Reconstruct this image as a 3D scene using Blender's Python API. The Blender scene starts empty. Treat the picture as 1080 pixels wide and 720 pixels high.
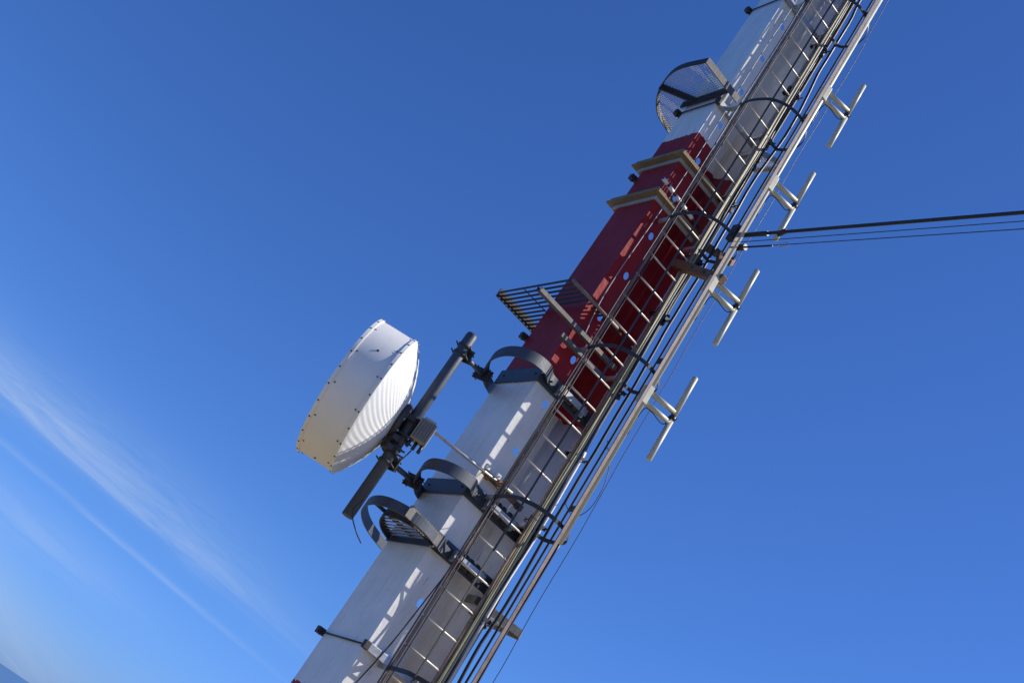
import bpy, bmesh, math, random
from mathutils import Vector, Matrix, noise
random.seed(7)
S = bpy.context.scene
COL = S.collection

# ------------------------------------------------------------------ camera
YAW, PITCH, ROLL = math.radians(26.16), math.radians(24.9), math.radians(33.93)
def to_mast(v):      # camera-heading frame -> mast frame (x along the ladder face, y away along the side face)
    c, s = math.cos(YAW), math.sin(YAW)
    return Vector((v[0]*c + v[1]*s, -v[0]*s + v[1]*c, v[2]))
cp, sp = math.cos(PITCH), math.sin(PITCH)
fw = Vector((0, cp, sp)); rt = Vector((1, 0, 0)); up = Vector((0, -sp, cp))
cr, sr = math.cos(ROLL), math.sin(ROLL)
r2 = rt*cr + up*sr; u2 = up*cr - rt*sr
fwd, r2, u2 = to_mast(fw), to_mast(r2), to_mast(u2)
cam = bpy.data.cameras.new('camera'); co = bpy.data.objects.new('camera', cam); COL.objects.link(co)
cam.lens = 1249.3/1080*36; cam.sensor_width = 36; cam.clip_start = .1; cam.clip_end = 60000
co.matrix_world = Matrix(((r2.x, u2.x, -fwd.x, -4.594), (r2.y, u2.y, -fwd.y, -8.486), (r2.z, u2.z, -fwd.z, 0), (0, 0, 0, 1)))
S.camera = co

# ------------------------------------------------------------------ sky, sun, exposure
SUN_EL = math.radians(40); SUN_AZ = math.atan2(.917, -.399)       # azimuth from +Y towards +X
sd = Vector((math.sin(SUN_AZ)*math.cos(SUN_EL), math.cos(SUN_AZ)*math.cos(SUN_EL), math.sin(SUN_EL)))
w = bpy.data.worlds.new('World'); S.world = w; w.use_nodes = True
nt = w.node_tree; nt.nodes.clear(); N = nt.nodes.new; Lk = nt.links.new
out = N('ShaderNodeOutputWorld'); bg = N('ShaderNodeBackground'); Lk(bg.outputs[0], out.inputs[0]); bg.inputs[1].default_value = .072
sky = N('ShaderNodeTexSky'); sky.sky_type = 'NISHITA'; sky.sun_disc = False
sky.sun_elevation = SUN_EL; sky.sun_rotation = SUN_AZ
sky.altitude = 300; sky.air_density = 1.0; sky.dust_density = .3; sky.ozone_density = 3.0
tc = N('ShaderNodeTexCoord')
def mth(op, a, b=None, c=None):
    n = N('ShaderNodeMath'); n.operation = op
    for i, v in enumerate((a, b, c)):
        if v is None: continue
        if isinstance(v, (int, float)): n.inputs[i].default_value = v
        else: Lk(v, n.inputs[i])
    return n.outputs[0]
def vdot(v):
    n = N('ShaderNodeVectorMath'); n.operation = 'DOT_PRODUCT'; Lk(tc.outputs['Generated'], n.inputs[0]); n.inputs[1].default_value = v; return n.outputs['Value']
def streak(a, b, width, side, amt, nscale, seed, s0, s1):
    """cirrus streak along the great circle through directions a and b"""
    a = Vector(a).normalized(); b = Vector(b).normalized()
    n = a.cross(b).normalized(); t = (b-a*(a.dot(b))).normalized()
    if n.z < 0: n = -n
    d = vdot(n); l = vdot(t)
    m = N('ShaderNodeMapping'); m.vector_type = 'POINT'
    cmb = N('ShaderNodeCombineXYZ'); Lk(mth('MULTIPLY', l, nscale), cmb.inputs[0]); Lk(mth('MULTIPLY', d, nscale*9), cmb.inputs[1]); cmb.inputs[2].default_value = seed
    nz = N('ShaderNodeTexNoise'); nz.inputs['Scale'].default_value = 1; nz.inputs['Detail'].default_value = 6; nz.inputs['Roughness'].default_value = .62; nz.inputs['Distortion'].default_value = .6
    Lk(cmb.outputs[0], nz.inputs['Vector'])
    wob = mth('MULTIPLY', mth('SUBTRACT', nz.outputs[0], .5), width*1.6)
    dd = mth('ADD', d, wob)
    up_ = mth('DIVIDE', mth('MAXIMUM', dd, 0), width*side); dn = mth('DIVIDE', mth('MINIMUM', dd, 0), width)
    q = mth('ADD', mth('MULTIPLY', up_, up_), mth('MULTIPLY', dn, dn))
    g = mth('EXPONENT', mth('MULTIPLY', q, -1))
    tex = N('ShaderNodeMapRange'); Lk(nz.outputs[0], tex.inputs[0]); tex.inputs[1].default_value = .32; tex.inputs[2].default_value = .68; tex.inputs[3].default_value = .25
    rng = N('ShaderNodeMapRange'); rng.interpolation_type = 'SMOOTHSTEP'; Lk(l, rng.inputs[0]); rng.inputs[1].default_value = s1; rng.inputs[2].default_value = s0
    front = N('ShaderNodeMath'); front.operation = 'GREATER_THAN'; Lk(vdot(a), front.inputs[0]); front.inputs[1].default_value = .3
    return mth('MULTIPLY', mth('MULTIPLY', mth('MULTIPLY', g, tex.outputs[0]), mth('MULTIPLY', rng.outputs[0], front.outputs[0])), amt)
A = (.1367, .978, .1578); B = (.4412, .8881, .1289)
c1 = streak(A, B, .0068, 2.6, .46, 9, 1.3, .12, .40)
c5 = streak((.15, .973, .175), (.43, .888, .16), .020, 1.4, .16, 26, 11.2, .06, .34)
c2 = streak((.1628, .9784, .1272), (.439, .8926, .1022), .0018, 1.6, .26, 14, 5.1, .12, .36)
c3 = streak((.193, .977, .0909), (.2739, .9569, .0968-.012), .012, 1.5, .22, 10, 8.7, .02, .2)
c4 = streak((.20, .977, .045), (.33, .944, .0), .03, .8, .28, 8, 3.7, .0, .24)
tot = mth('MINIMUM', mth('ADD', mth('ADD', c1, c2), mth('ADD', mth('ADD', c3, c5), c4)), .8)
tint = N('ShaderNodeMix'); tint.data_type = 'RGBA'; tint.blend_type = 'MULTIPLY'; tint.inputs[0].default_value = 1; Lk(sky.outputs[0], tint.inputs[6]); tint.inputs[7].default_value = (.46, .80, 1.45, 1)   # deep clear-air blue
hz = N('ShaderNodeMapRange'); Lk(vdot((0, 0, 1)), hz.inputs[0]); hz.inputs[1].default_value = .16; hz.inputs[2].default_value = 0
tint2 = N('ShaderNodeMix'); tint2.data_type = 'RGBA'; tint2.blend_type = 'MULTIPLY'; Lk(hz.outputs[0], tint2.inputs[0]); Lk(tint.outputs[2], tint2.inputs[6]); tint2.inputs[7].default_value = (.86, .86, 1.14, 1)   # bluish sea haze low down
mx = N('ShaderNodeMix'); mx.data_type = 'RGBA'; Lk(tot, mx.inputs[0]); Lk(tint2.outputs[2], mx.inputs[6]); mx.inputs[7].default_value = (5.4, 6.6, 8.6, 1)
Lk(mx.outputs[2], bg.inputs[0])

sun = bpy.data.lights.new('sun', 'SUN'); sun.energy = 4.8; sun.angle = math.radians(.5); sun.color = (1, .95, .86)
so = bpy.data.objects.new('sun', sun); COL.objects.link(so); so.rotation_euler = (-sd).to_track_quat('-Z', 'Y').to_euler()
S.view_settings.view_transform = 'Standard'; S.view_settings.look = 'None'; S.view_settings.gamma = 1
S.view_settings.exposure = 0.47; S.view_settings.use_curve_mapping = False
S.render.engine = 'CYCLES'; S.cycles.max_bounces = 6

# ------------------------------------------------------------------ materials
def mat(name, col, rough=.5, metal=0, var=.12, scale=6, bump=.0, bscale=40, rust=0, rustcol=(.16, .06, .02), streaks=0, chips=0, chipcol=(.3, .3, .3)):
    m = bpy.data.materials.new(name); m.use_nodes = True; t = m.node_tree; b = t.nodes['Principled BSDF']
    n = t.nodes.new; k = t.links.new
    tcn = n('ShaderNodeTexCoord')
    nz = n('ShaderNodeTexNoise'); nz.inputs['Scale'].default_value = scale; nz.inputs['Detail'].default_value = 5; nz.inputs['Roughness'].default_value = .6
    k(tcn.outputs['Object'], nz.inputs['Vector'])
    rp = n('ShaderNodeMapRange'); k(nz.outputs[0], rp.inputs[0]); rp.inputs[1].default_value = .3; rp.inputs[2].default_value = .7; rp.inputs[3].default_value = 1-var; rp.inputs[4].default_value = 1+var*.5
    hs = n('ShaderNodeMix'); hs.data_type = 'RGBA'; hs.blend_type = 'MULTIPLY'; hs.inputs[0].default_value = 1; hs.inputs[6].default_value = (*col, 1)
    cb = n('ShaderNodeCombineColor'); [k(rp.outputs[0], cb.inputs[i]) for i in range(3)]; k(cb.outputs[0], hs.inputs[7])
    cur = hs.outputs[2]
    def overlay(cur, fac, c):
        mm = n('ShaderNodeMix'); mm.data_type = 'RGBA'; k(fac, mm.inputs[0]); k(cur, mm.inputs[6]); mm.inputs[7].default_value = (*c, 1); return mm.outputs[2]
    def band(vec, sc, lo, hi, amt, det=6):
        z = n('ShaderNodeTexNoise'); z.inputs['Scale'].default_value = sc; z.inputs['Detail'].default_value = det; z.inputs['Roughness'].default_value = .65; k(vec, z.inputs['Vector'])
        r = n('ShaderNodeMapRange'); k(z.outputs[0], r.inputs[0]); r.inputs[1].default_value = lo; r.inputs[2].default_value = hi; r.inputs[4].default_value = amt; return r.outputs[0]
    if streaks:
        mp = n('ShaderNodeMapping'); mp.inputs['Scale'].default_value = (14, 14, .9); k(tcn.outputs['Object'], mp.inputs['Vector'])
        cur = overlay(cur, band(mp.outputs[0], 1.5, .55, .8, streaks), (.20, .17, .13))
        mp2 = n('ShaderNodeMapping'); mp2.inputs['Scale'].default_value = (9, 9, 1.6); mp2.inputs['Location'].default_value = (3, 1, 7); k(tcn.outputs['Object'], mp2.inputs['Vector'])
        cur = overlay(cur, band(mp2.outputs[0], 2.0, .665, .72, streaks*2), (.10, .06, .03))
    if chips: cur = overlay(cur, band(tcn.outputs['Object'], 9, .66, .68, chips, 8), chipcol)
    if rust: cur = overlay(cur, band(tcn.outputs['Object'], 11, .5, .62, rust), rustcol)
    k(cur, b.inputs['Base Color'])
    rr = n('ShaderNodeMapRange'); k(nz.outputs[0], rr.inputs[0]); rr.inputs[3].default_value = max(.05, rough-.12); rr.inputs[4].default_value = min(1, rough+.15); k(rr.outputs[0], b.inputs['Roughness'])
    b.inputs['Metallic'].default_value = metal
    if bump:
        z = n('ShaderNodeTexNoise'); z.inputs['Scale'].default_value = bscale; z.inputs['Detail'].default_value = 4; k(tcn.outputs['Object'], z.inputs['Vector'])
        bp = n('ShaderNodeBump'); bp.inputs['Strength'].default_value = bump; bp.inputs['Distance'].default_value = .01; k(z.outputs[0], bp.inputs['Height']); k(bp.outputs[0], b.inputs['Normal'])
    return m
M = dict(
    white=mat('white_paint', (.76, .745, .72), .5, 0, .07, 3, .25, 18, streaks=.28, chips=.25, chipcol=(.42, .41, .4)),
    red=mat('red_paint', (.235, .008, .014), .5, 0, .18, 4, .25, 18, streaks=.12, chips=.3, chipcol=(.5, .12, .12)),
    navy=mat('blue_grey_paint', (.048, .060, .085), .55, .05, .2, 8, .15, 30, chips=.2, chipcol=(.3, .3, .3)),
    galv=mat('galvanised_steel', (.42, .43, .44), .42, .55, .2, 14, .1, 60, rust=.15),
    dark=mat('dark_steel', (.035, .033, .033), .6, .0, .3, 12, .15, 50),
    brown=mat('weathered_brown_steel', (.23, .165, .14), .5, .1, .25, 10, .1, 60, rust=.5, rustcol=(.14, .07, .04)),
    rail=mat('rusted_rail_steel', (.24, .165, .125), .5, .2, .3, 8, .15, 60, rust=.6, rustcol=(.15, .06, .025)),
    rung=mat('worn_rung_steel', (.58, .54, .47), .42, .2, .2, 20, .1, 60, rust=.25),
    cream=mat('cream_fibreglass', (.46, .445, .34), .42, 0, .12, 6, .05, 40, streaks=.15),
    olive=mat('olive_conduit', (.22, .21, .12), .5, .1, .3, 5, .1, 40),
    greyp=mat('grey_plastic', (.38, .38, .37), .45, 0, .15, 6, .05, 40, streaks=.2),
    black=mat('black_rubber', (.014, .014, .016), .45, 0, .2, 10, .1, 60),
    tan=mat('weathered_timber', (.24, .165, .075), .65, 0, .25, 9, .3, 50, streaks=.3),
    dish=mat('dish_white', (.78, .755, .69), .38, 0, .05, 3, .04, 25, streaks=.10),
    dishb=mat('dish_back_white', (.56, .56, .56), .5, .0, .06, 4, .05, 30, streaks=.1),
    box=mat('radio_box_grey', (.27, .26, .225), .45, 0, .12, 8, .05, 40, streaks=.3),
    angle=mat('primed_angle_steel', (.14, .13, .12), .5, .2, .3, 12, .1, 50, rust=.3),
    rbr=mat('rusty_bracket_steel', (.17, .10, .055), .65, .1, .3, 14, .3, 40, rust=.6, rustcol=(.22, .09, .03)),
    sand=mat('sun_bleached_conduit', (.33, .30, .22), .5, 0, .2, 6, .05, 40),
    rust=mat('orange_rust', (.36, .17, .06), .75, .1, .35, 25, .3, 60),
    seal=mat('off_white_tape', (.72, .70, .66), .5, 0, .15, 20, .1, 60),
)

def mast_paint():
    m = mat('mast_paint', (.76, .745, .72), .5, 0, .10, 3, .35, 16, streaks=.42, chips=.35, chipcol=(.40, .38, .36))
    t = m.node_tree; n = t.nodes.new; k = t.links.new; b = t.nodes['Principled BSDF']
    white = b.inputs['Base Color'].links[0].from_socket
    mul = next(x for x in t.nodes if x.type == 'MIX' and x.blend_type == 'MULTIPLY')
    tcn = next(x for x in t.nodes if x.type == 'TEX_COORD'); sep = n('ShaderNodeSeparateXYZ'); k(tcn.outputs['Object'], sep.inputs[0])
    nz = n('ShaderNodeTexNoise'); nz.inputs['Scale'].default_value = 22; nz.inputs['Detail'].default_value = 5; k(tcn.outputs['Object'], nz.inputs['Vector'])
    def m2(op, a, b_):
        q = n('ShaderNodeMath'); q.operation = op
        for i, v in enumerate((a, b_)):
            if isinstance(v, (int, float)): q.inputs[i].default_value = v
            else: k(v, q.inputs[i])
        return q.outputs[0]
    z = m2('ADD', sep.outputs[2], m2('MULTIPLY', m2('SUBTRACT', nz.outputs[0], .5), .07))
    red = m2('ADD', m2('ADD', m2('LESS_THAN', z, 1.115), m2('MULTIPLY', m2('GREATER_THAN', z, 4.30), m2('LESS_THAN', z, 7.56))), m2('GREATER_THAN', z, 10.9))
    # faded, patchy red under the same stains and chips
    f = n('ShaderNodeTexNoise'); f.inputs['Scale'].default_value = 2.3; f.inputs['Detail'].default_value = 7; f.inputs['Roughness'].default_value = .7
    mp = n('ShaderNodeMapping'); mp.inputs['Scale'].default_value = (2, 2, .8); k(tcn.outputs['Object'], mp.inputs['Vector']); k(mp.outputs[0], f.inputs['Vector'])
    r = n('ShaderNodeValToRGB'); k(f.outputs[0], r.inputs[0]); r.color_ramp.elements[0].position = .35; r.color_ramp.elements[0].color = (.23, .002, .006, 1); r.color_ramp.elements[1].position = .72; r.color_ramp.elements[1].color = (.35, .009, .014, 1)
    mx_ = n('ShaderNodeMix'); mx_.data_type = 'RGBA'; k(m2('MULTIPLY', red, .985), mx_.inputs[0]); k(white, mx_.inputs[6]); k(r.outputs[0], mx_.inputs[7]); k(mx_.outputs[2], b.inputs['Base Color'])
    b.inputs['Specular IOR Level'].default_value = .2
    return m
M['paint'] = mast_paint()
# ------------------------------------------------------------------ mesh helpers
class MB:
    def __init__(s): s.bm = bmesh.new()
    def _hex(s, P):
        v = [s.bm.verts.new(p) for p in P]
        for f in ((0, 3, 2, 1), (4, 5, 6, 7), (0, 1, 5, 4), (1, 2, 6, 5), (2, 3, 7, 6), (3, 0, 4, 7)): s.bm.faces.new([v[i] for i in f])
    def box(s, a, b):
        x0, y0, z0 = a; x1, y1, z1 = b
        s._hex([(x0, y0, z0), (x1, y0, z0), (x1, y1, z0), (x0, y1, z0), (x0, y0, z1), (x1, y0, z1), (x1, y1, z1), (x0, y1, z1)]); return s
    def bar(s, a, b, w_, h_, upv=(0, 0, 1)):
        a, b = Vector(a), Vector(b); d = (b-a).normalized(); u = Vector(upv)
        if abs(d.dot(u)) > .95: u = Vector((1, 0, 0))
        x = d.cross(u).normalized()*w_/2; y = x.cross(d).normalized()*h_/2
        s._hex([a-x-y, a+x-y, a+x+y, a-x+y, b-x-y, b+x-y, b+x+y, b-x+y]); return s
    def tube(s, pts, r, n=10, cap=True):
        pts = [Vector(p) for p in pts]; R = r if isinstance(r, (list, tuple)) else [r]*len(pts)
        d0 = (pts[1]-pts[0]).normalized(); x = d0.orthogonal().normalized(); rings = []
        for i, p in enumerate(pts):
            d = (pts[min(i+1, len(pts)-1)]-pts[max(i-1, 0)]).normalized()
            x = (x-d*x.dot(d)).normalized(); y = d.cross(x)
            rings.append([s.bm.verts.new(p+(x*math.cos(2*math.pi*k/n)+y*math.sin(2*math.pi*k/n))*R[i]) for k in range(n)])
        for a, b in zip(rings, rings[1:]):
            for k in range(n):
                f = s.bm.faces.new((a[k], a[(k+1) % n], b[(k+1) % n], b[k])); f.smooth = True
        if cap: s.bm.faces.new(rings[0][::-1]); s.bm.faces.new(rings[-1])
        return s
    def strip(s, pts, z0, z1, th):
        """vertical flat bar bent along a plan curve"""
        P = [Vector((p[0], p[1], 0)) for p in pts]; rows = []
        for i, p in enumerate(P):
            d = (P[min(i+1, len(P)-1)]-P[max(i-1, 0)]).normalized(); n = Vector((-d.y, d.x, 0))*th/2
            rows.append([s.bm.verts.new(q) for q in (p+n+Vector((0, 0, z0)), p-n+Vector((0, 0, z0)), p-n+Vector((0, 0, z1)), p+n+Vector((0, 0, z1)))])
        for a, b in zip(rows, rows[1:]):
            for k in range(4): s.bm.faces.new((a[k], a[(k+1) % 4], b[(k+1) % 4], b[k]))
        s.bm.faces.new(rows[0][::-1]); s.bm.faces.new(rows[-1]); return s
    def prism(s, poly, z0, z1):
        a = [s.bm.verts.new((x, y, z0)) for x, y in poly]; b = [s.bm.verts.new((x, y, z1)) for x, y in poly]; n = len(poly)
        s.bm.faces.new(a[::-1]); s.bm.faces.new(b)
        for k in range(n): s.bm.faces.new((a[k], a[(k+1) % n], b[(k+1) % n], b[k]))
        return s
    def build(s, name, m, parent=None, bevel=0, solid=0):
        bmesh.ops.recalc_face_normals(s.bm, faces=s.bm.faces)
        me = bpy.data.meshes.new(name); s.bm.to_mesh(me); s.bm.free(); me.materials.append(m)
        o = bpy.data.objects.new(name, me); COL.objects.link(o)
        if parent:
            o.parent = parent
            if parent.type == 'EMPTY' or True:
                o.matrix_parent_inverse = parent_world(parent).inverted()
        if solid: q = o.modifiers.new('solid', 'SOLIDIFY'); q.thickness = solid; q.offset = -1
        if getattr(s, 'sharp', False): q = o.modifiers.new('split', 'EDGE_SPLIT'); q.split_angle = math.radians(40)
        if bevel: q = o.modifiers.new('bevel', 'BEVEL'); q.width = bevel; q.segments = 2; q.limit_method = 'ANGLE'
        return o
def parent_world(p):
    return Matrix() if p.parent else Matrix.Translation(p.location)    # child meshes keep their vertices in world coordinates
def thing(name, label, cat, loc=(0, 0, 0), group=None):
    o = bpy.data.objects.new(name, None); COL.objects.link(o); o.location = loc; o.empty_display_size = .2
    o['label'] = label; o['category'] = cat
    if group: o['group'] = group
    return o
def tag(o, label, cat, group=None):
    o['label'] = label; o['category'] = cat
    if group: o['group'] = group
    return o
def cr_pts(P, n=8):
    """Catmull-Rom through points"""
    P = [Vector(p) for p in P]; Q = [P[0]*2-P[1]]+P+[P[-1]*2-P[-2]]; o = []
    for i in range(1, len(Q)-2):
        for k in range(n):
            t = k/n; a, b, c, d = Q[i-1:i+3]
            o.append(.5*((2*b)+(c-a)*t+(2*a-5*b+4*c-d)*t*t+(3*b-a-3*c+d)*t**3))
    o.append(P[-1]); return o

# ------------------------------------------------------------------ ground and sea
G0 = -1.6
def ground_h(r, x, y):
    side = max(0, min(1, (-x*.85+y*.5)/(r+1e-6)))          # unseen sea cliff on the left, shaped to cut ground bounce on the mast
    e = 28-22*side**.5
    if side > .05 and r > e: return max(G0-66-.02*r, G0-(.55+1.6*side)*(r-e))
    if r < 28: return G0+.05*noise.noise(Vector((x*.2, y*.2, 0)))*min(1, r/6)
    t = r-28
    return G0-.55*t if t < 120 else G0-66-.02*(t-120)
bm = bmesh.new(); rows = []
radii = [0, 2, 4, 7, 10, 14, 18, 23, 28, 34, 42, 55, 75, 100, 150, 220, 400]
for r in radii:
    rows.append([bm.verts.new((r*math.cos(a*math.pi/32), r*math.sin(a*math.pi/32), ground_h(r, r*math.cos(a*math.pi/32), r*math.sin(a*math.pi/32)))) for a in range(64)] if r else [bm.verts.new((0, 0, G0))])
for k in range(64): bm.faces.new((rows[0][0], rows[1][k], rows[1][(k+1) % 64]))
for a, b in zip(rows[1:], rows[2:]):
    for k in range(64): bm.faces.new((a[k], b[k], b[(k+1) % 64], a[(k+1) % 64])).smooth = True
me = bpy.data.meshes.new('ground'); bm.to_mesh(me); bm.free()
me.materials.append(mat('dry_grass_and_gravel', (.33, .255, .125), .95, 0, .35, 1.2, .6, 12))
g = bpy.data.objects.new('ground', me); COL.objects.link(g); g['kind'] = 'structure'
bm = bmesh.new(); vs = [bm.verts.new((40000*math.cos(a*math.pi/48), 40000*math.sin(a*math.pi/48), -64)) for a in range(96)]; bm.faces.new(vs)
me = bpy.data.meshes.new('sea'); bm.to_mesh(me); bm.free()
sm = mat('sea_water', (.06, .14, .27), .35, 0, .2, .002, .5, .02); me.materials.append(sm)
g = bpy.data.objects.new('sea', me); COL.objects.link(g); g['kind'] = 'structure'

# ------------------------------------------------------------------ the mast
ZT = 13.0
W = .74
def dep(z): return .775-.031*max(z, 0)             # depth of the box, tapering upwards
mast = thing('communications_mast', 'tall square steel mast painted in red and white bands', 'mast', (0, 0, G0))
def face_panel(z0, z1, m, name='front_panel'):
    """front (ladder) face with the row of oval holes, folded slightly past the middle"""
    b = bmesh.new()
    hz = [.53+.522*k for k in range(-4, 24)]
    hx = lambda z: .225-.006*z
    cuts = sorted(set([z0, z1]+[round((a_+b_)/2, 4) for a_, b_ in zip(hz, hz[1:]) if z0 < (a_+b_)/2 < z1]))
    fold = lambda z: .52-.005*z
    def q(P): b.faces.new([b.verts.new(p) for p in P])
    for a_, c_ in zip(cuts, cuts[1:]):
        xl, xr = .07, .272
        q([(0, 0, a_), (xl, 0, a_), (xl, 0, c_), (0, 0, c_)])
        h = [z for z in hz if a_+.06 < z < c_-.06]
        if not h: q([(xl, 0, a_), (xr, 0, a_), (xr, 0, c_), (xl, 0, c_)]); continue
        z = h[0]; cx = hx(z); n = 24
        inner = [b.verts.new((cx+.030*math.cos(2*math.pi*i/n), 0, z+.042*math.sin(2*math.pi*i/n))) for i in range(n)]
        outer = []
        for i in range(n):
            c, s = math.cos(2*math.pi*i/n), math.sin(2*math.pi*i/n)
            t = 1e9
            if c > 1e-6: t = min(t, (xr-cx)/c)
            if c < -1e-6: t = min(t, (xl-cx)/c)
            if s > 1e-6: t = min(t, (c_-z)/s)
            if s < -1e-6: t = min(t, (a_-z)/s)
            outer.append(Vector((cx+c*t, 0, z+s*t)))
        ov = [b.verts.new(p) for p in outer]
        crn = {(xr, c_): None, (xl, c_): None, (xl, a_): None, (xr, a_): None}
        for i in range(n):
            j = (i+1) % n; P = [inner[i], ov[i]]
            pi, pj = outer[i], outer[j]
            if abs(pi.x-pj.x) > 1e-5 and abs(pi.z-pj.z) > 1e-5:      # passes a corner
                cx_ = min((xl, xr), key=lambda v: min(abs(v-pi.x), abs(v-pj.x))); cz_ = min((a_, c_), key=lambda v: min(abs(v-pi.z), abs(v-pj.z)))
                P.append(b.verts.new((cx_, 0, cz_)))
            P += [ov[j], inner[j]]; b.faces.new(P)
    bmesh.ops.remove_doubles(b, verts=b.verts, dist=1e-4)
    bmesh.ops.recalc_face_normals(b, faces=b.faces)
    # make normals face -y
    if sum((f.normal.y for f in b.faces)) > 0: bmesh.ops.reverse_faces(b, faces=b.faces)
    me = bpy.data.meshes.new(name); b.to_mesh(me); b.free(); me.materials.append(m)
    o = bpy.data.objects.new(name, me); COL.objects.link(o); o.parent = mast; o.matrix_parent_inverse = parent_world(mast).inverted()
    sld = o.modifiers.new('solid', 'SOLIDIFY'); sld.thickness = .006; sld.offset = -1
    return o
secs = [(G0, 1.08, 'red'), (1.08, 4.30, 'white'), (4.30, 7.56, 'red'), (7.56, 10.9, 'white'), (10.9, ZT, 'red')]
for z0, z1, c in secs:
    face_panel(z0, z1, M['paint'])
    d0, d1 = dep(z0), dep(z1)
    # side panel (left face) with a return lip at the corner
    mb = MB(); mb._hex([(.0, .0062, z0), (.006, .0062, z0), (.006, d0, z0), (.0, d0, z0), (.0, .0062, z1), (.006, .0062, z1), (.006, d1, z1), (.0, d1, z1)])
    mb.build('side_panel', M['paint'], mast)
    mb = MB(); mb._hex([(.0062, d0-.006, z0), (.34, d0-.006, z0), (.34, d0, z0), (.0062, d0, z0), (.0062, d1-.006, z1), (.34, d1-.006, z1), (.34, d1, z1), (.0062, d1, z1)])
    mb.build('back_panel', M['paint'], mast)
    b = MB(); n = 14; P = [(.412, .262), (.44, .25), (.54, .25)]+[(.575+.035*math.cos(a), .215+.035*math.sin(a)) for a in [math.radians(80-20*i) for i in range(5)]]+[(W-.03, .03), (W, .0)]
    va = [b.bm.verts.new((x, y, z0)) for x, y in P]; vb = [b.bm.verts.new((x, y, z1)) for x, y in P]
    for i in range(len(P)-1): b.bm.faces.new((va[i], va[i+1], vb[i+1], vb[i])).smooth = 1 < i < 8
    b.build('recess_panel', M['paint'], mast, solid=.004)
    for (x, y) in ((W-.03, .97),):
        mb = MB(); mb._hex([(x, d0-.03, z0), (x+.03, d0-.03, z0), (x+.03, d0, z0), (x, d0, z0), (x, d1-.03, z1), (x+.03, d1-.03, z1), (x+.03, d1, z1), (x, d1, z1)])
        mb.build('corner_post', M['paint'], mast)
MB().box((-.5, -.4, G0-.3), (1.1, 1.2, G0+.12)).build('concrete_footing', mat('concrete', (.4, .39, .36), .9, 0, .2, 3, .4, 20), mast, bevel=.02)
def collar(z, h, outset, m, name='collar', th=.014):
    y1 = dep(z)+outset; mb = MB(); o = outset
    mb.box((-o-th, -o-th, z), (W+o+th, -o, z+h)); mb.box((-o-th, -o+.0005, z), (-o, y1, z+h)); mb.box((W+o, -o+.0005, z), (W+o+th, y1, z+h)); mb.box((-o-th, y1+.0005, z), (W+o+th, y1+th, z+h))
    return mb.build(name, m, mast, bevel=.003)
def bolt(mb, p, d, r=.011, l=.03):
    p = Vector(p); d = Vector(d); mb.tube([p, p+d*l], r, 6)
for z, h in ((2.50, .15), (3.03, .15), (4.29, .15)):
    c = collar(z, h, .006, M['navy'])
    for x in (.03, .10, .62, .70): mb = MB(); bolt(mb, (x, -.02, z+h/2), (0, -1, 0), .012, .035); mb.build('bolt', M['dark'], c)
    for y in (.06, dep(z)-.08): mb = MB(); bolt(mb, (-.02, y, z+h/2), (-1, 0, 0), .010, .012); mb.build('bolt', M['dark'], c)
    # clamp plates and bolts at the ladder brackets
    mb = MB(); mb.box((.20, -.10, z+.02), (.23, -.021, z+.12)); mb.box((.50, -.10, z+.02), (.53, -.021, z+.12)); mb.box((.18, -.115, z+.04), (.55, -.1001, z+.10)); mb.build('ladder_bracket', M['galv'], mast, bevel=.002)
# projecting timber-coloured ledges on the red band
for z in (6.555, 7.09):
    o = .085; y1 = dep(z)+.06; mb = MB()
    mb.box((-o, -o, z+.075), (W+.05, -.001, z+.095)); mb.box((-o, -.0005, z+.075), (-.001, y1, z+.095))
    mb.box((-o, -o, z+.0955), (W+.05, -o+.012, z+.115)); mb.box((-o, -o+.0125, z+.0955), (-o+.012, y1, z+.115)); mb.box((W+.001, -.0005, z+.075), (W+.05, y1, z+.095)); mb.box((-o, y1+.0005, z+.075), (W+.05, y1+.06, z+.095))
    led = mb.build('ledge', M['tan'], mast, bevel=.002)
    mb = MB(); mb.box((-.02, -.02, z+.035), (W+.02, -.001, z+.0745)); mb.box((-.02, -.0005, z+.035), (-.001, y1, z+.0745)); mb.build('ledge_web', M['greyp'], led, bevel=.002)
# rusty clamp hardware where the stay rod meets the mast
cl = MB(); cl.bar((.00, -.06, 3.30), (.52, -.075, 3.27), .02, .055, (0, 0, 1)); hw = cl.build('clamp_bar', M['rbr'], mast, bevel=.002)
for i, (x, y, z, mt) in enumerate(((.01, -.075, 3.34, 'seal'), (.06, -.07, 3.27, 'rust'), (.13, -.10, 3.33, 'seal'), (.17, -.12, 3.29, 'rust'), (.22, -.10, 3.33, 'galv'), (.33, -.10, 3.27, 'rust'), (.45, -.10, 3.25, 'dark'))):
    mb = MB(); mb.box((x-.022, y-.016, z-.02), (x+.024, y+.018, z+.025)); mb.tube([(x, y-.045, z), (x, y+.03, z)], .009, 6); mb.build('clamp_nut', M[mt], hw, bevel=.004)
for z in (3.16, 2.62, 4.42):
    for x in (.30, .36, .44): mb = MB(); mb.tube([(x, -.06, z-.09), (x+.03, -.04, z+.02)], .030, 10); mb.build('clamp_block', M['dark'], mast)
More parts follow.
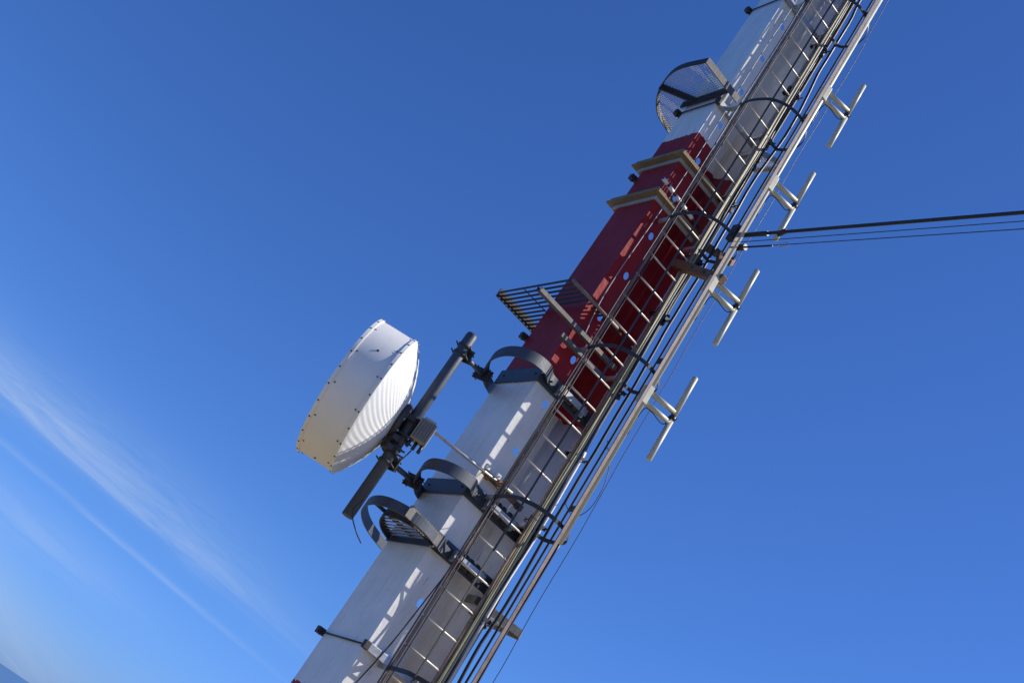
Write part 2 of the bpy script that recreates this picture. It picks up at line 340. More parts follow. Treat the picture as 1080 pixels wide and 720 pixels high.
# tie rods that clamp round the mast
for z in (1.56, 8.0, 9.69, 4.86, 7.02):
    y1 = dep(z)
    mb = MB()
    if z not in (4.86, 7.02): mb.tube([(-.016, -.05, z), (-.016, y1+.05, z)], .008, 8)
    mb.bar((-.03, y1+.03, z), (.22, y1+.03, z), .035, .06); mb.box((-.06, y1+.02, z-.03), (-.005, y1+.07, z+.03))
    mb.build('tie_rod', M['dark'], mast)
    if z not in (4.86, 7.02):
        mb = MB(); mb.box((-.045, -.055, z-.035), (.01, -.008, z+.035)); mb.build('clamp_block', M['dark'], mast, bevel=.004)
        mb = MB(); mb.bar((.012, -.032, z), (.70, -.032, z), .03, .07); mb.build('clamp_bar', M['galv'], mast, bevel=.003)

# ------------------------------------------------------------------ access ladder with safety cage
lad = thing('access_ladder', 'long steel ladder in a hooped safety cage up the mast face', 'ladder', (.37, -.2, G0))
LX = lambda z: .190-.0055*(z-1.5); RX = lambda z: .588-.003*(z-1.5)
for fx, nm in ((LX, 'rail'), (RX, 'rail')):
    mb = MB(); zz = [G0+.1*k*5 for k in range(0, 30)]
    a = (fx(G0), -.2, G0); b = (fx(ZT), -.2, ZT)
    mb.bar(a, b, .016, .032, (0, 1, 0)); mb.build(nm, M['rail'], lad, bevel=.002)
k = -11
while 1.46+.2668*k < ZT-.2:
    z = 1.46+.2668*k
    MB().tube([(LX(z)-.012, -.2, z), (RX(z)+.012, -.2, z)], .0095, 8).build('rung', M['rung'], lad); k += 1
CX, CY, CR = .47, -.40, .335
def hoop(z):
    P = [(LX(z)-.02, -.205), (LX(z)-.035, -.34)]
    for a in range(200, 345+180-160, 12): P.append((CX+CR*math.cos(math.radians(a)), CY+CR*math.sin(math.radians(a))))
    P += [(.80, -.30), (.75, -.21), (RX(z)+.02, -.205)]
    P = cr_pts([(x, y, 0) for x, y in P], 4)
    return MB().strip([(p.x, p.y) for p in P], z-.018, z+.018, .007).build('cage_hoop', M['dark'], lad)
HZ = (-.15, 1.50, 3.15, 4.80, 6.45, 8.05, 9.69, 11.3, 12.9)
for z in HZ:
    hoop(z)
    if z > 1:
        for f in (LX, RX): MB().box((f(z)-.025, -.184, z-.03), (f(z)+.025, -.176, z+.05)).bar((f(z), -.1755, z), (f(z), -.016, z), .03, .04).build('standoff', M['galv'], lad, bevel=.002)
MB().bar((.538, -.785, .2), (.503, -.785, ZT), .034, .010, (0, 1, 0)).build('cage_bar', M['brown'], lad, bevel=.002)
MB().bar((.185, -.592, .2), (.175, -.592, ZT), .019, .008, (0, 1, 0)).build('cage_bar', M['dark'], lad, bevel=.002)
MB().bar((.815, -.27, .2), (.80, -.27, ZT), .008, .030, (0, 1, 0)).build('cage_bar', M['dark'], lad, bevel=.002)

# ------------------------------------------------------------------ platforms
def clip_seg(poly, p, q):
    """clip the line p-q (2-D) to a polygon, returns list of segments"""
    ts = []
    dx, dy = q[0]-p[0], q[1]-p[1]
    for (x1, y1), (x2, y2) in zip(poly, poly[1:]+poly[:1]):
        ex, ey = x2-x1, y2-y1; den = dx*ey-dy*ex
        if abs(den) < 1e-9: continue
        t = ((x1-p[0])*ey-(y1-p[1])*ex)/den; s = ((x1-p[0])*dy-(y1-p[1])*dx)/den
        if 0 <= s < 1 and 0 <= t <= 1: ts.append(t)
    ts.sort(); return [((p[0]+dx*a, p[1]+dy*a), (p[0]+dx*b, p[1]+dy*b)) for a, b in zip(ts[::2], ts[1::2]) if b-a > 1e-3]
def grid(poly, z, px, py, w_, h_, m, name, parent):
    mb = MB(); X = [p[0] for p in poly]; Y = [p[1] for p in poly]
    if px:
        x = min(X)+px/2
        while x < max(X):
            for a, b in clip_seg(poly, (x, min(Y)-1), (x, max(Y)+1)): mb.bar((*a, z), (*b, z), w_, h_)
            x += px
    if py:
        y = min(Y)+py/2
        while y < max(Y):
            for a, b in clip_seg(poly, (min(X)-1, y), (max(X)+1, y)): mb.bar((*a, z+.0007), (*b, z+.0007), w_, h_)
            y += py
    return mb.build(name, m, parent)
# upper mesh platform
mp = thing('mesh_platform', 'half-round platform of fine wire mesh in a dark frame high on the white band', 'platform', (0, .4, 8.13))
rim = [(.02, -.13), (-.42, -.11), (-.455, .25), (-.39, .52), (-.24, .77), (-.02, .95), (.25, 1.0)]
rc = cr_pts([(x, y, 0) for x, y in rim[1:]], 5)
poly = [(.0, -.12)]+[(p.x, p.y) for p in rc]+[(.25, .55), (-.025, .55), (-.025, -.12)]
grid(poly, 8.155, .026, .026, .0045, .003, M['galv'], 'wire_mesh', mp)
MB().strip([(p.x, p.y) for p in rc], 8.10, 8.17, .012).build('rim', M['dark'], mp)
MB().bar((-.425, -.12, 8.13), (.12, -.12, 8.13), .012, .085).build('front_plate', M['angle'], mp)
MB().bar((-.03, -.11, 8.125), (-.03, .36, 8.125), .02, .085).bar((-.03, .37, 8.126), (-.33, .66, 8.126), .02, .08).bar((-.03, .36, 8.127), (-.03, .58, 8.127), .02, .08).build('support_arm', M['dark'], mp)
# small mesh steps on the far side
for nm, lb, z, pl in (('mesh_platform', 'small mesh step with a pale edge beside the upper cage hoop', 7.93, [(.64, -.10), (.88, -.26), (.93, -.20), (.88, .12), (.64, .24)]),
                      ('mesh_platform', 'small pale-edged mesh step sticking out low behind the cables', 2.42, [(.64, .45), (.64, -.02), (1.13, -.12), (1.19, -.05), (.98, .42)])):
    t = thing(nm, lb, 'platform', (.9, 0, z))
    grid(pl, z, .03, .03, .006, .003, M['galv'], 'wire_mesh', t)
    mb = MB()
    for a, b in zip(pl, pl[1:]+pl[:1]): mb.bar((*a, z), (*b, z), .012, .07)
    mb.build('rim', M['angle' if z < 3 else 'galv'], t)
# bar grating on the red band
gr = thing('bar_grating', 'dark steel bar grating projecting from the red band', 'platform', (0, .4, 5.2))
x0, x1 = -.32, .64
GZ = 5.215
mb = MB(); n = 19
for i in range(n):
    x = x0+(x1-x0)*i/(n-1)
    y0, y1 = -.085, 1.05
    if x > -.015: 
        mb.bar((x, dep(GZ)+.03, GZ), (x, y1, GZ), .009, .022)
        mb.bar((x, y0, GZ), (x, -.012, GZ), .009, .022)
    else: mb.bar((x, y0, GZ), (x, y1, GZ), .009, .022)
mb.bar((x0, -.078, GZ+.001), (x1, -.078, GZ+.001), .006, .008).bar((x0, 1.04, GZ+.001), (x1, 1.04, GZ+.001), .006, .008).bar((x0, dep(GZ)+.04, GZ+.001), (x1, dep(GZ)+.04, GZ+.001), .006, .008)
mb.build('grating_bar', M['dark'], gr)
MB().bar((x0-.01, 1.06, GZ), (x1+.01, 1.06, GZ), .014, .10).build('end_plate', M['dark'], gr)
MB().tube([(x0, -.11, GZ), (.20, -.11, GZ), (.36, -.11, GZ)], .017, 10).build('front_tube', M['brown'], gr)
MB().bar((x0-.22, -.12, 4.90), (.56, -.12, 4.90), .010, .042).bar((x0-.22, -.10, 4.876), (.56, -.10, 4.8825), .035, .008).build('support_angle', M['angle'], gr)
MB().bar((-.11, -.12, 4.74), (.52, -.12, 4.74), .010, .042).bar((-.11, -.10, 4.716), (.52, -.10, 4.7225), .035, .008).build('support_angle', M['angle'], gr)
for y in (.40,):
    MB().bar((x0, y, GZ-.03), (-.01, y, GZ-.03), .012, .03).build('cross_bar', M['dark'], gr)
# bar on the upper red band; its sunlit patches are modelled as pale sleeves
ub = thing('cross_arm', 'short steel arm with sun patches modelled as pale sleeves between the two brown ledges', 'bracket', (.15, -.08, 6.74))
MB().tube([(-.11, -.10, 6.76), (.55, -.10, 6.70)], .014, 8).build('arm', M['dark'], ub)
for x in (-.10, -.0, .12, .22, .34): MB().tube([(x, -.10, 6.759-.09*(x+.11)), (x+.07, -.10, 6.753-.09*(x+.11))], .021, 10).build('sun_patch_sleeve', M['seal'], ub)

# ------------------------------------------------------------------ ring brackets
def ring(pts, z, h, label, dips=None):
    t = thing('ring_bracket', label, 'bracket', (-.1, .4, z), 'curved steel brackets round the mast')
    P = cr_pts([(x, y, z) for x, y in pts] if not dips else pts, 6)
    mb = MB(); rows = []
    for i, p in enumerate(P):
        d = (P[min(i+1, len(P)-1)]-P[max(i-1, 0)]); d.z = 0; d.normalize(); n = Vector((-d.y, d.x, 0))*.007; hh = Vector((0, 0, h))
        rows.append([mb.bm.verts.new(q) for q in (p+n, p-n, p-n+hh, p+n+hh)])
    for a, b in zip(rows, rows[1:]):
        for k in range(4): mb.bm.faces.new((a[k], a[(k+1) % 4], b[(k+1) % 4], b[k]))
    mb.bm.faces.new(rows[0][::-1]); mb.bm.faces.new(rows[-1]); mb.build('ring', M['navy'], t, bevel=.002)
    return t
def arc(cx_, cy_, r_, a0, a1, n=9): return [(cx_+r_*math.cos(math.radians(a0+(a1-a0)*i/n)), cy_+r_*math.sin(math.radians(a0+(a1-a0)*i/n))) for i in range(n+1)]
r3 = ring([(0.200, -0.028, 4.325), (0.080, -0.040, 4.325), (-0.030, -0.130, 4.325), (-0.201, -0.179, 4.295), (-0.345, -0.137, 4.260), (-0.423, -0.028, 4.221), (-0.428, 0.116, 4.187), (-0.385, 0.237, 4.152), (-0.269, 0.411, 4.135), (-0.064, 0.629, 4.174), (0.350, 1.050, 4.325)], 4.325, .11, 'curved grey bracket where the red band meets the lower white band', True)
r2_ = ring([(0.200, -0.028, 3.060), (0.050, -0.050, 3.060), (-0.060, -0.140, 3.060), (-0.211, -0.169, 3.039), (-0.345, -0.127, 3.014), (-0.423, -0.018, 2.987), (-0.408, 0.116, 2.962), (-0.337, 0.256, 2.938), (-0.240, 0.391, 2.925), (-0.035, 0.639, 2.953), (0.350, 1.050, 3.060)], 3.06, .11, 'curved grey bracket behind the lower arm of the dish pole', True)
r1 = ring([(.18, -.028), (.0, -.11), (-.22, -.20), (-.42, -.19), (-.545, -.06), (-.58, .12), (-.535, .35), (-.41, .59), (-.18, .85), (.13, 1.04), (.4, 1.1)], 2.50, .09, 'widest and lowest curved bracket, with a small foot grille inside')
P = cr_pts([(x, y, 0) for x, y in ((-.02, -.06), (-.28, -.10), (-.40, .02), (-.42, .18), (-.33, .38), (-.18, .56), (-.03, .66))], 6)
MB().strip([(p.x, p.y) for p in P], 2.50, 2.57, .012).build('inner_ring', M['dark'], r1)
pl = [(p.x, p.y) for p in P]+[(-.03, -.05)]
grid(pl, 2.55, .05, 0, .014, .012, M['galv'], 'foot_grille', r1)
MB().bar((-.03, .30, 2.565), (-.55, .28, 2.565), .02, .03).build('support_arm', M['dark'], r1)
mb = MB(); mb.bar((-.46, -.215, 2.55), (.02, -.135, 2.55), .008, .10)
for i in range(16): mb.box((-.44+.028*i, -.216+.0046*i, 2.598), (-.428+.028*i, -.207+.0046*i, 2.612))
mb.build('toothed_plate', M['angle'], r1)

# ------------------------------------------------------------------ dish pole
PX, PY = -.385, .865
pole = thing('dish_pole', 'short dark blue-grey tube pole that carries the white dish', 'pole', (PX, PY, 2.48))
MB().tube([(PX, PY, 2.48), (PX, PY, 4.56), (PX, PY, 4.585)], [.056, .056, .048], 24).build('tube', M['navy'], pole)
for z, ex, ey, ez in ((4.39, .130, 1.262, 4.55), (3.12, .143, 1.244, 3.245)):
    mb = MB()
    for dz in (-.045, .045): mb.tube([(PX, PY, z+dz-.012), (PX, PY, z+dz+.012)], .066, 20)
    d = (Vector((ex, ey, 0))-Vector((PX, PY, 0))).normalized(); s = Vector((-d.y, d.x, 0))
    c = Vector((PX, PY, z))
    for sgn in (-1, 1):
        for dz in (-.045, .045): mb.tube([c+s*sgn*.075+Vector((0, 0, dz))-d*.05, c+s*sgn*.075+Vector((0, 0, dz))+d*.13], .008, 6)
    mb._hex([c+d*.07-s*.09+Vector((0, 0, -.07)), c+d*.085-s*.09+Vector((0, 0, -.07)), c+d*.085+s*.09+Vector((0, 0, -.07)), c+d*.07+s*.09+Vector((0, 0, -.07)), c+d*.07-s*.09+Vector((0, 0, .07)), c+d*.085-s*.09+Vector((0, 0, .07)), c+d*.085+s*.09+Vector((0, 0, .07)), c+d*.07+s*.09+Vector((0, 0, .07))])
    mb.build('pole_clamp', M['dark'], pole)
    e = Vector((ex, ey, ez))
    mb = MB(); mb.tube([c+d*.08, e-d*.0], .026, 12)
    mb.build('arm', M['navy'], pole)
    mb = MB(); mb.bar(e-s*.09, e+s*.09, .015, .13)
    for sgn in (-1, 1):
        for dz in (-.05, -.015, .02, .05): mb.tube([e+s*sgn*.07+Vector((0, 0, dz))-d*.06, e+s*sgn*.07+Vector((0, 0, dz))+d*.07], .006, 6)
    mb.build('end_plate', M['dark'], pole)

# ------------------------------------------------------------------ microwave dish
ax = Vector((-.86, .5, 0)).normalized(); sx = Vector((-ax.y, ax.x, 0)); DZ = 3.46
DC = Vector((PX, PY, DZ))                       # on the pole axis
dish = thing('microwave_dish', 'large white shrouded dish antenna facing away to the left', 'antenna', DC+ax*.35)
def dp(t, r, th): return DC+ax*t+sx*(r*math.cos(th))+Vector((0, 0, r*math.sin(th)))
def lathe(prof, n=128, rib=None, flip=False):
    b = MB(); b.sharp = True; rings = []
    for t, r in prof: rings.append([b.bm.verts.new(dp(t+(rib(t, r, 2*math.pi*k_/n) if rib else 0), r, 2*math.pi*k_/n)) for k_ in range(n)])
    for a_, c_ in zip(rings, rings[1:]):
        for k_ in range(n): b.bm.faces.new((a_[k_], a_[(k_+1) % n], c_[(k_+1) % n], c_[k_])).smooth = True
    return b
RD = .70
b = lathe([(.372, RD), (.71, RD), (.71, RD-.012), (.372, RD-.012), (.372, RD)]); b.build('shroud', M['dish'], dish)
for t0, t1, rr in ((.345, .375, RD+.009), (.695, .725, RD+.010)):
    b = lathe([(t0, rr-.02), (t0, rr), (t1, rr), (t1, rr-.02), (t0, rr-.02)]); b.build('rim_band', M['dish'], dish, bevel=.002)
b = lathe([(.688, RD+.003), (.694, RD+.003), (.694, RD-.003), (.688, RD-.003), (.688, RD+.003)]); b.build('seam_strip', M['dish'], dish)
# radome
b = lathe([(.715, RD-.003), (.725, RD*.8), (.732, RD*.4), (.734, .01)]); b.build('radome', M['seal'], dish, solid=.004)
# ribbed bowl with swirled pleats
prof = [(.345, RD-.004)]
for i in range(1, 41):
    r_ = RD*(1-i/40)+.10*i/40; prof.append((.345-.245*(1-(r_/RD)**2), r_))
def rib(t, r, th):
    a_ = 26*(th+1.05*(1-r/RD)**.9); e = min(1, (RD-r)/.03)*min(1, (r-.08)/.1)
    return .0085*(abs(math.cos(a_))**.7-.6)*e if e > 0 else 0
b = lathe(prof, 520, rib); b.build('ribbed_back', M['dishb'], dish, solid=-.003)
# screws and panel seam
for t0 in (.36, .395, .672, .71):
    for k_ in range(26):
        th = 2*math.pi*(k_+.4*(t0 > .5)+.2*(t0 == .672))/26
        if t0 in (.395, .672) and k_ % 2: continue
        p = dp(t0, RD+(.008 if t0 in (.36, .71) else -.002), th); nn = (dp(t0, 1, th)-dp(t0, 0, th))
        MB().tube([p, p+nn*.007], .0075, 8).build('screw', M['black'], dish)
for th in (math.pi*1.02, math.pi*1.5, math.pi*.78, math.pi*1.25, math.pi*.6, math.pi*.1):
    p = dp(.53, RD-.002, th); nn = (dp(0, 1, th)-dp(0, 0, th)); MB().tube([p, p+nn*.008], .011, 8).build('screw', M['black'], dish)
mb = MB()
for th in (math.pi*.73, math.pi*1.35):
    for q in range(1): mb.bar(dp(.40, RD+.001, th), dp(.685, RD+.001, th), .004, .003, (dp(0, 1, th)-dp(0, 0, th)))
mb.build('panel_seam', M['dark'], dish)
# back hub and mount, between bowl and pole
mb = lathe([(.125, .10), (.125, .19), (.09, .20), (.06, .18), (.06, .05)], 24); mb.build('hub', M['dark'], dish)
mount = MB()
mount.bar(DC+ax*.11+Vector((0, 0, -.22)), DC+ax*.11+Vector((0, 0, .14)), .16, .03, ax)
mount.bar(DC+ax*.08+Vector((0, 0, -.17)), DC-ax*.02+Vector((0, 0, -.17)), .20, .05)
mount.bar(DC+ax*.08+Vector((0, 0, .07)), DC-ax*.02+Vector((0, 0, .07)), .18, .05)
for dz in (-.22, -.12, .04, .10): mount.tube([DC+Vector((0, 0, dz-.014)), DC+Vector((0, 0, dz+.014))], .070, 20)
for dz in (-.24, -.10):
    for sg in (-1, 1): mount.tube([DC+sx*sg*.08+ax*.14+Vector((0, 0, dz)), DC+sx*sg*.08-ax*.11+Vector((0, 0, dz))], .010, 6)
for dz in (-.30, -.20): mount.box(DC+Vector((-.12, -.10, dz)), DC+Vector((-.055, .02, dz+.05)))
mount.tube([DC+ax*.10+Vector((0, 0, .17)), DC+ax*.02-sx*.1+Vector((0, 0, -.02))], .014, 8)
mount.tube([DC+ax*.16-sx*.16+Vector((0, 0, .15)), DC+ax*.16-sx*.18+Vector((0, 0, -.12))], .012, 8)
mount.build('pole_mount', M['dark'], dish, bevel=.003)
mb = MB()
for k_ in range(8):
    th = k_*math.pi/4; mb.tube([dp(.05, .15, th), dp(.14, .15, th)], .012, 6)
mb.build('hub_bolt', M['galv'], dish)
# radio unit on the pole
ru = thing('radio_unit', 'pale grey radio box clamped behind the dish', 'radio', DC-ax*.1)
c = DC-ax*.07-sx*-.10+Vector((0, 0, .03))
cc = DC+Vector((.10, -.115, .02))
def obox(mb, c, dx, dy, dz):
    e1 = -ax; e2 = sx; z = Vector((0, 0, 1))
    P = [c+e1*a_*dx/2+e2*b_*dy/2+z*q*dz/2 for q in (-1, 1) for a_, b_ in ((-1, -1), (1, -1), (1, 1), (-1, 1))]
    mb._hex(P); return mb
obox(MB(), cc, .16, .12, .22).build('case', M['box'], ru, bevel=.012)
mb = MB()
for i in range(6): obox(mb, cc+(-ax)*(-.070+.028*i)+sx*.070, .006, .03, .20)
mb.build('cooling_fin', M['box'], ru); mb = MB()
for i in range(6): obox(mb, cc+(-ax)*(-.070+.028*i)-sx*.070, .006, .03, .20)
mb.build('cooling_fin', M['box'], ru)
obox(MB(), cc+Vector((0, 0, .122)), .12, .10, .024).build('lid', M['greyp'], ru, bevel=.005)
mb = MB()
for q in (-.06, .0, .06): mb.tube([cc-ax*q+Vector((0, 0, -.11)), cc-ax*q+Vector((0, 0, -.19))], .017, 10)
mb.build('connector', M['black'], ru)
mb = MB()
mb.tube(cr_pts([cc-ax*.0+Vector((0, 0, -.2)), cc+Vector((-.03, 0, -.32)), cc+Vector((-.07, .02, -.36)), cc+Vector((-.11, .05, -.28)), cc+Vector((-.13, .08, -.15))]), .006, 6)
jump = tag(mb.build('jumper_cable', M['black']), 'thin looped black lead hanging under the radio box', 'cable')
# cable hanging off pole foot
mb = MB(); mb.tube(cr_pts([(-.42, .70, 2.64), (-.46, .68, 2.52), (-.42, .66, 2.44), (-.30, .70, 2.38), (-.16, .80, 2.36)]), .006, 6)
loose = tag(mb.build('loose_cable', M['black']), 'thin loose black cable drooping below the dish pole foot', 'cable')

# the whole dish assembly stands in front of the left side of the mast: real size 0.91 of the drawing units above
F = .91; C0 = Vector((-4.594, -8.486, 0))
for o in (pole, dish, ru):
    o.location = C0+(o.location-C0)*F; o.scale = (F, F, F)
for o in (jump, loose):
    o.data.transform(Matrix.Translation(C0*(1-F)) @ Matrix.Scale(F, 4))
HUB = C0+(DC-C0)*F
mb = MB(); mb.tube([HUB+Vector((-.02, -.03, .10)), Vector((.32, -.125, 3.30))], .0145, 8)
tag(mb.build('stay_rod', M['galv']), 'slim pale stay rod running from the dish to the ladder face', 'rod')

# ------------------------------------------------------------------ antenna pipe and four dipoles
AX, AY = .575, -.745
ap = thing('antenna_pipe', 'long cream pipe outside the cage with four antennas on it', 'pole', (AX, AY, 3.0))
MB().tube([(AX, AY, 3.02), (AX-.02, AY, ZT)], .034, 16).build('pipe', M['cream'], ap)
for z in (3.3, 4.9, 6.5, 8.1, 9.7): MB().box((AX-.055, AY-.03, z), (AX-.036, AY+.05, z+.05)).tube([(AX-.05, AY+.04, z+.025), (AX+.04, AY+.04, z+.025)], .007, 6).build('pipe_clamp', M['dark'], ap)
dips = {8.50: 'highest of the four cream H-shaped antennas, beside the upper white band', 7.20: 'second highest cream H-shaped antenna, above the black line',
        5.88: 'cream H-shaped antenna just under the brown bracket', 4.57: 'lowest of the four cream H-shaped antennas'}
def make_dipole(z):
    t = thing('dipole_antenna', dips[z], 'antenna', (AX+.03, AY, z), 'cream H-shaped antennas on the pipe')
    bd = Vector((.97, -.24, 0)).normalized(); a_ = Vector((AX+.02, AY, z)); e = a_+bd*.30
    for dz in (-.055, .055): MB().tube([a_+Vector((0, 0, dz)), e+Vector((0, 0, dz))], .026, 12).build('boom', M['cream'], t)
    MB().tube([e+Vector((0, 0, .012)), e+Vector((0, 0, .455)), e+Vector((0, 0, .462))], [.0265, .0265, .018], 14).build('element', M['cream'], t)
    MB().tube([e+Vector((0, 0, -.455)), e+Vector((0, 0, -.462+.0)), e+Vector((0, 0, -.012))][::-1] if 0 else [e+Vector((0, 0, -.462)), e+Vector((0, 0, -.455)), e+Vector((0, 0, -.012))], [.018, .0265, .0265], 14).build('element', M['cream'], t)
    s = Vector((-bd.y, bd.x, 0))
    MB().bar(e-bd*.03+Vector((0, 0, -.005)), e+bd*.03+Vector((0, 0, .005)), .05, .022).tube([e+Vector((0, 0, -.03)), e+Vector((0, 0, .02))], .031, 12).build('feed_clamp', M['black'], t)
    MB().box(a_+Vector((-.06, -.045, -.09)), a_+Vector((-.0, .045, .09))).build('boom_clamp', M['cream'], t, bevel=.004)
    MB().tube(cr_pts([e+Vector((0, 0, -.03)), e-bd*.06+Vector((0, 0, -.11)), e-bd*.2+Vector((0, 0, -.085)), a_+Vector((.03, 0, -.12)), a_+Vector((.02, 0, -.40))], 6), .0045, 6).build('feed_cable', M['black'], t)
    return t
d0 = make_dipole(8.50)
for z in (7.20, 5.88, 4.57):
    c = d0.copy(); COL.objects.link(c); c.location = (AX+.03, AY, z); c['label'] = dips[z]
    for ch in list(d0.children):
        q = ch.copy(); COL.objects.link(q); q.parent = c; q.matrix_parent_inverse = ch.matrix_parent_inverse.copy()
# brown timber bracket holding the pipe and the lines
wb = thing('bracket_frame', 'rusty brown bracket frame reaching out from the mast to the cream pipe', 'bracket', (.6, -.35, 6.2))
MB().bar((.56, -.03, 6.25), (.62, -.80, 5.97), .07, .09).build('lower_arm', M['rbr'], wb, bevel=.004)
MB().bar((.60, -.03, 6.62), (.90, -.36, 6.54), .012, .10).build('upper_arm', M['rbr'], wb, bevel=.003)
MB().bar((.90, -.37, 6.54), (.70, -.62, 6.30), .04, .06).bar((.80, -.28, 6.54), (.68, -.60, 6.05), .05, .06).build('brace', M['rbr'], wb, bevel=.004)
mb = MB()
for p in ((.60, -.35, 6.14), (.61, -.55, 6.06), (.80, -.27, 6.58), (.86, -.33, 6.55)): mb.tube([Vector(p)-Vector((.06, 0, 0)), Vector(p)+Vector((.06, 0, 0))], .012, 6)
mb.build('bolt', M['dark'], wb)

# ------------------------------------------------------------------ lines leaving to the right
def line(p, q, r, sag, n=24):
    p, q = Vector(p), Vector(q); return [p.lerp(q, i/n)-Vector((0, 0, sag*4*(i/n)*(1-i/n))) for i in range(n+1)]
gd = Vector((.125, -.99, 0))
s0 = Vector((.60, -.72, 6.545))
mb = MB(); mb.tube(line(s0, s0+gd*16+Vector((0, 0, .44)), .022, .05), .0165, 10)
mb.tube([s0-gd*.02, s0+gd*.30], .024, 10)
mb.tube([s0+gd*.42+Vector((0, 0, -.02)), s0+gd*.50+Vector((0, 0, .02))], .026, 8)
tag(mb.build('power_cable', M['black']), 'thick black cable leaving the mast to the right, uppermost of three', 'cable')
s1 = s0+Vector((.035, 0, -.055)); s2 = s0+Vector((.05, -.02, -.115))
mb = MB(); mb.tube(line(s1, s1+gd*16+Vector((0, 0, .41)), .02, .05), .0042, 6); tag(mb.build('messenger_wire', M['black']), 'thin wire just below the thick black cable, middle of three', 'wire')
t = thing('stay_wire', 'lowest thin wire of three leaving the mast, with a ring near its end', 'wire', s2)
MB().tube(line(s2, s2+gd*16+Vector((0, 0, .30)), .02, .04), .0045, 6).build('wire', M['black'], t)
MB().tube([s2-gd*.05, s2+gd*.05], .032, 12).tube([s2+gd*.05, s2+gd*.36], .009, 8).build('insulator', M['black'], t)
mb = MB(); c = s2+gd*.48
mb.tube([c+gd*(.055*math.cos(a*math.pi/8))+Vector((0, 0, .028*math.sin(a*math.pi/8))) for a in range(17)], .004, 6, False); mb.build('ring', M['galv'], t)
MB().box(s0+Vector((-.11, -.03, -.14)), s0+Vector((-.05, .05, .04))).tube([s0+Vector((-.07, 0, -.12)), s2], .016, 8).build('anchor', M['dark'], t, bevel=.004)

# ------------------------------------------------------------------ cables and conduits beside the ladder
def run(x, y, r, m, name, label, wob=0, z0=G0, z1=ZT, cat='cable', seed=0, drift=0, n=10):
    P = []; z = z0; i = 0; st = .12 if wob else 1.2
    while z <= z1+1e-6:
        ox = wob*noise.noise(Vector((z*1.1, seed*7.3, 0)))*2+wob*.5*noise.noise(Vector((z*3.1, seed*3.3, 4)))
        oy = wob*noise.noise(Vector((z*.9, seed*5.1, 9)))*2
        P.append((x+drift*(z-1.5)+ox, y+oy, z)); z += st
    return tag(MB().tube(P, r, n).build(name, M[m]), label, cat)
DR = -.009
run(.752, -.030, .018, 'black', 'coaxial_cable', 'added black cable pressed against the mast edge, shading the ladder face', .004, drift=DR*.3, seed=21)  # this and the next two are added to block sun from the ladder face
run(.730, -.058, .017, 'black', 'coaxial_cable', 'second added black cable tucked behind the bundle to shade the ladder face', .005, drift=DR*.5, seed=22)
run(.770, -.075, .018, 'dark', 'conduit', 'dark conduit added at the back of the bundle to shade the ladder face', .003, drift=DR*.5, cat='conduit', seed=23)
run(.690, -.130, .016, 'olive', 'conduit', 'dull olive conduit behind the fat black cable', .004, drift=DR*.6, cat='conduit', seed=25)
run(.635, -.20, .015, 'olive', 'conduit', 'olive green conduit touching the right ladder rail', .004, drift=DR, cat='conduit', seed=1)
run(.668, -.195, .013, 'sand', 'conduit', 'slim cream conduit just right of the olive one', .004, drift=DR, cat='conduit', seed=2)
run(.655, -.11, .018, 'greyp', 'conduit', 'grey conduit tucked close against the mast edge', .003, drift=DR, cat='conduit', seed=3)
run(.695, -.175, .018, 'black', 'coaxial_cable', 'fat black cable left of the pale taped cable', .010, drift=DR, seed=4)
run(.725, -.175, .017, 'seal', 'coaxial_cable', 'pale taped cable standing out among black ones, ending at mid height', .012, z1=4.1, drift=DR, seed=5)
run(.712, -.09, .019, 'black', 'coaxial_cable', 'thick black cable nearest the mast wall', .010, drift=DR, seed=6)
run(.752, -.15, .011, 'black', 'coaxial_cable', 'wavy black cable right of the pale taped cable', .014, drift=DR-.004, seed=7)
run(.745, -.10, .010, 'navy', 'coaxial_cable', 'thin blue-grey cable inside the bundle', .008, drift=DR-.004, seed=8)
run(.69, -.20, .010, 'black', 'coaxial_cable', 'thin black cable lying in front of the bundle', .012, drift=DR, seed=10)
run(.605, -.222, .006, 'olive', 'coaxial_cable', 'thin yellowish cable crossing in front of the right rail', .010, drift=DR*.7, seed=11)
run(.148, -.215, .0065, 'black', 'coaxial_cable', 'thin black cable running down beside the left ladder rail', .004, drift=-.0055, seed=12)
run(.212, -.222, .006, 'dark', 'coaxial_cable', 'dark cable tied along the inside of the left ladder rail', .003, drift=-.0055, seed=16)
run(.62, -.70, .011, 'black', 'feeder_cable', 'black feeder cable hanging down below the cream pipe', .006, z1=3.1, seed=13)
run(.86, -.52, .0035, 'black', 'wire', 'thin free-hanging wire right of the cage', .010, drift=-.004, seed=14, cat='wire', n=6)
P = cr_pts([(-.03, -.10, .9), (.08, -.05, 1.28), (.155, -.05, 1.67), (.20, -.06, 2.1), (.20, -.15, 2.6), (.16, -.20, 3.2), (.15, -.19, 4.6)], 8)
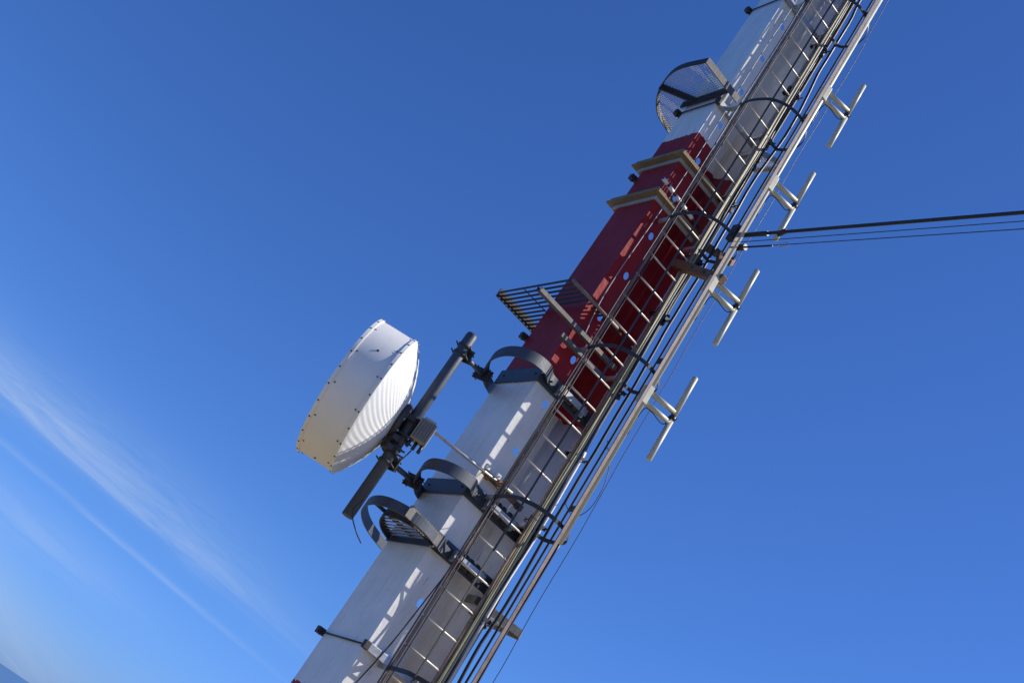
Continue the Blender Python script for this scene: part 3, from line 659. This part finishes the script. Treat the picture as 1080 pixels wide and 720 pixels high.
tag(MB().tube(P, .0062, 6).build('wire', M['black']), 'thin black wire slanting across the lowest white panel', 'wire')
P = cr_pts([(.13, -.05, 4.9), (.075, -.04, 5.49), (.107, -.04, 6.75), (.114, -.04, 7.51), (.10, -.04, 8.85), (.112, -.04, 9.6), (.11, -.04, 11)], 6)
tag(MB().tube(P, .005, 6).build('wire', M['greyp']), 'thin grey wire running up the red band left of the ladder', 'wire')
run(.79, -.20, .015, 'black', 'coaxial_cable', 'loose black cable bowing out of the bundle beside the red band', .022, drift=-.006, seed=31)
P = cr_pts([(.77, -.2, 3.55), (.84, -.35, 3.45), (.90, -.42, 3.62), (.88, -.40, 3.95), (.80, -.25, 4.25)], 8)
tag(MB().tube(P, .0035, 6).build('loose_wire', M['black']), 'thin wire loop sagging out beside the cream pipe under the lowest antenna', 'wire')
for z in (2.28, 3.22, 3.95, 4.72, 5.62, 6.35, 7.15, 8.05, 8.75, 9.5, 1.35):
    mb = MB(); x = .70+DR*(z-1.5)
    mb.box((x-.08, -.20, z), (x+.075, -.185, z+.035)).box((x-.08, -.07, z), (x+.075, -.055, z+.035)).tube([(x-.07, -.22, z+.018), (x-.07, -.05, z+.018)], .008, 6).tube([(x+.065, -.23, z+.018), (x+.065, -.05, z+.018)], .008, 6)
    for j in range(5): mb.tube([(x-.06+.03*j+random.uniform(-.006, .006), -.14+random.uniform(-.03, .03), z-.04), (x-.06+.03*j, -.14+random.uniform(-.03, .03), z+random.uniform(.05, .10))], random.uniform(.018, .026), 8)
    t = tag(mb.build('cable_clamp', M['black']), 'black clamp binding the cable bundle, '+{2.28: 'next to the low mesh step', 3.22: 'level with the lowest full cage hoop', 3.95: 'below the red band', 4.72: 'at the middle cage hoop', 5.62: 'halfway up the red band', 6.35: 'just under the brown bracket', 7.15: 'between the two brown ledges', 8.05: 'beside the small upper mesh step', 8.75: 'above the upper mesh step', 9.5: 'near the top of the picture', 1.35: 'at the bottom edge of the picture'}[z], 'clamp', 'clamps on the cable bundle')
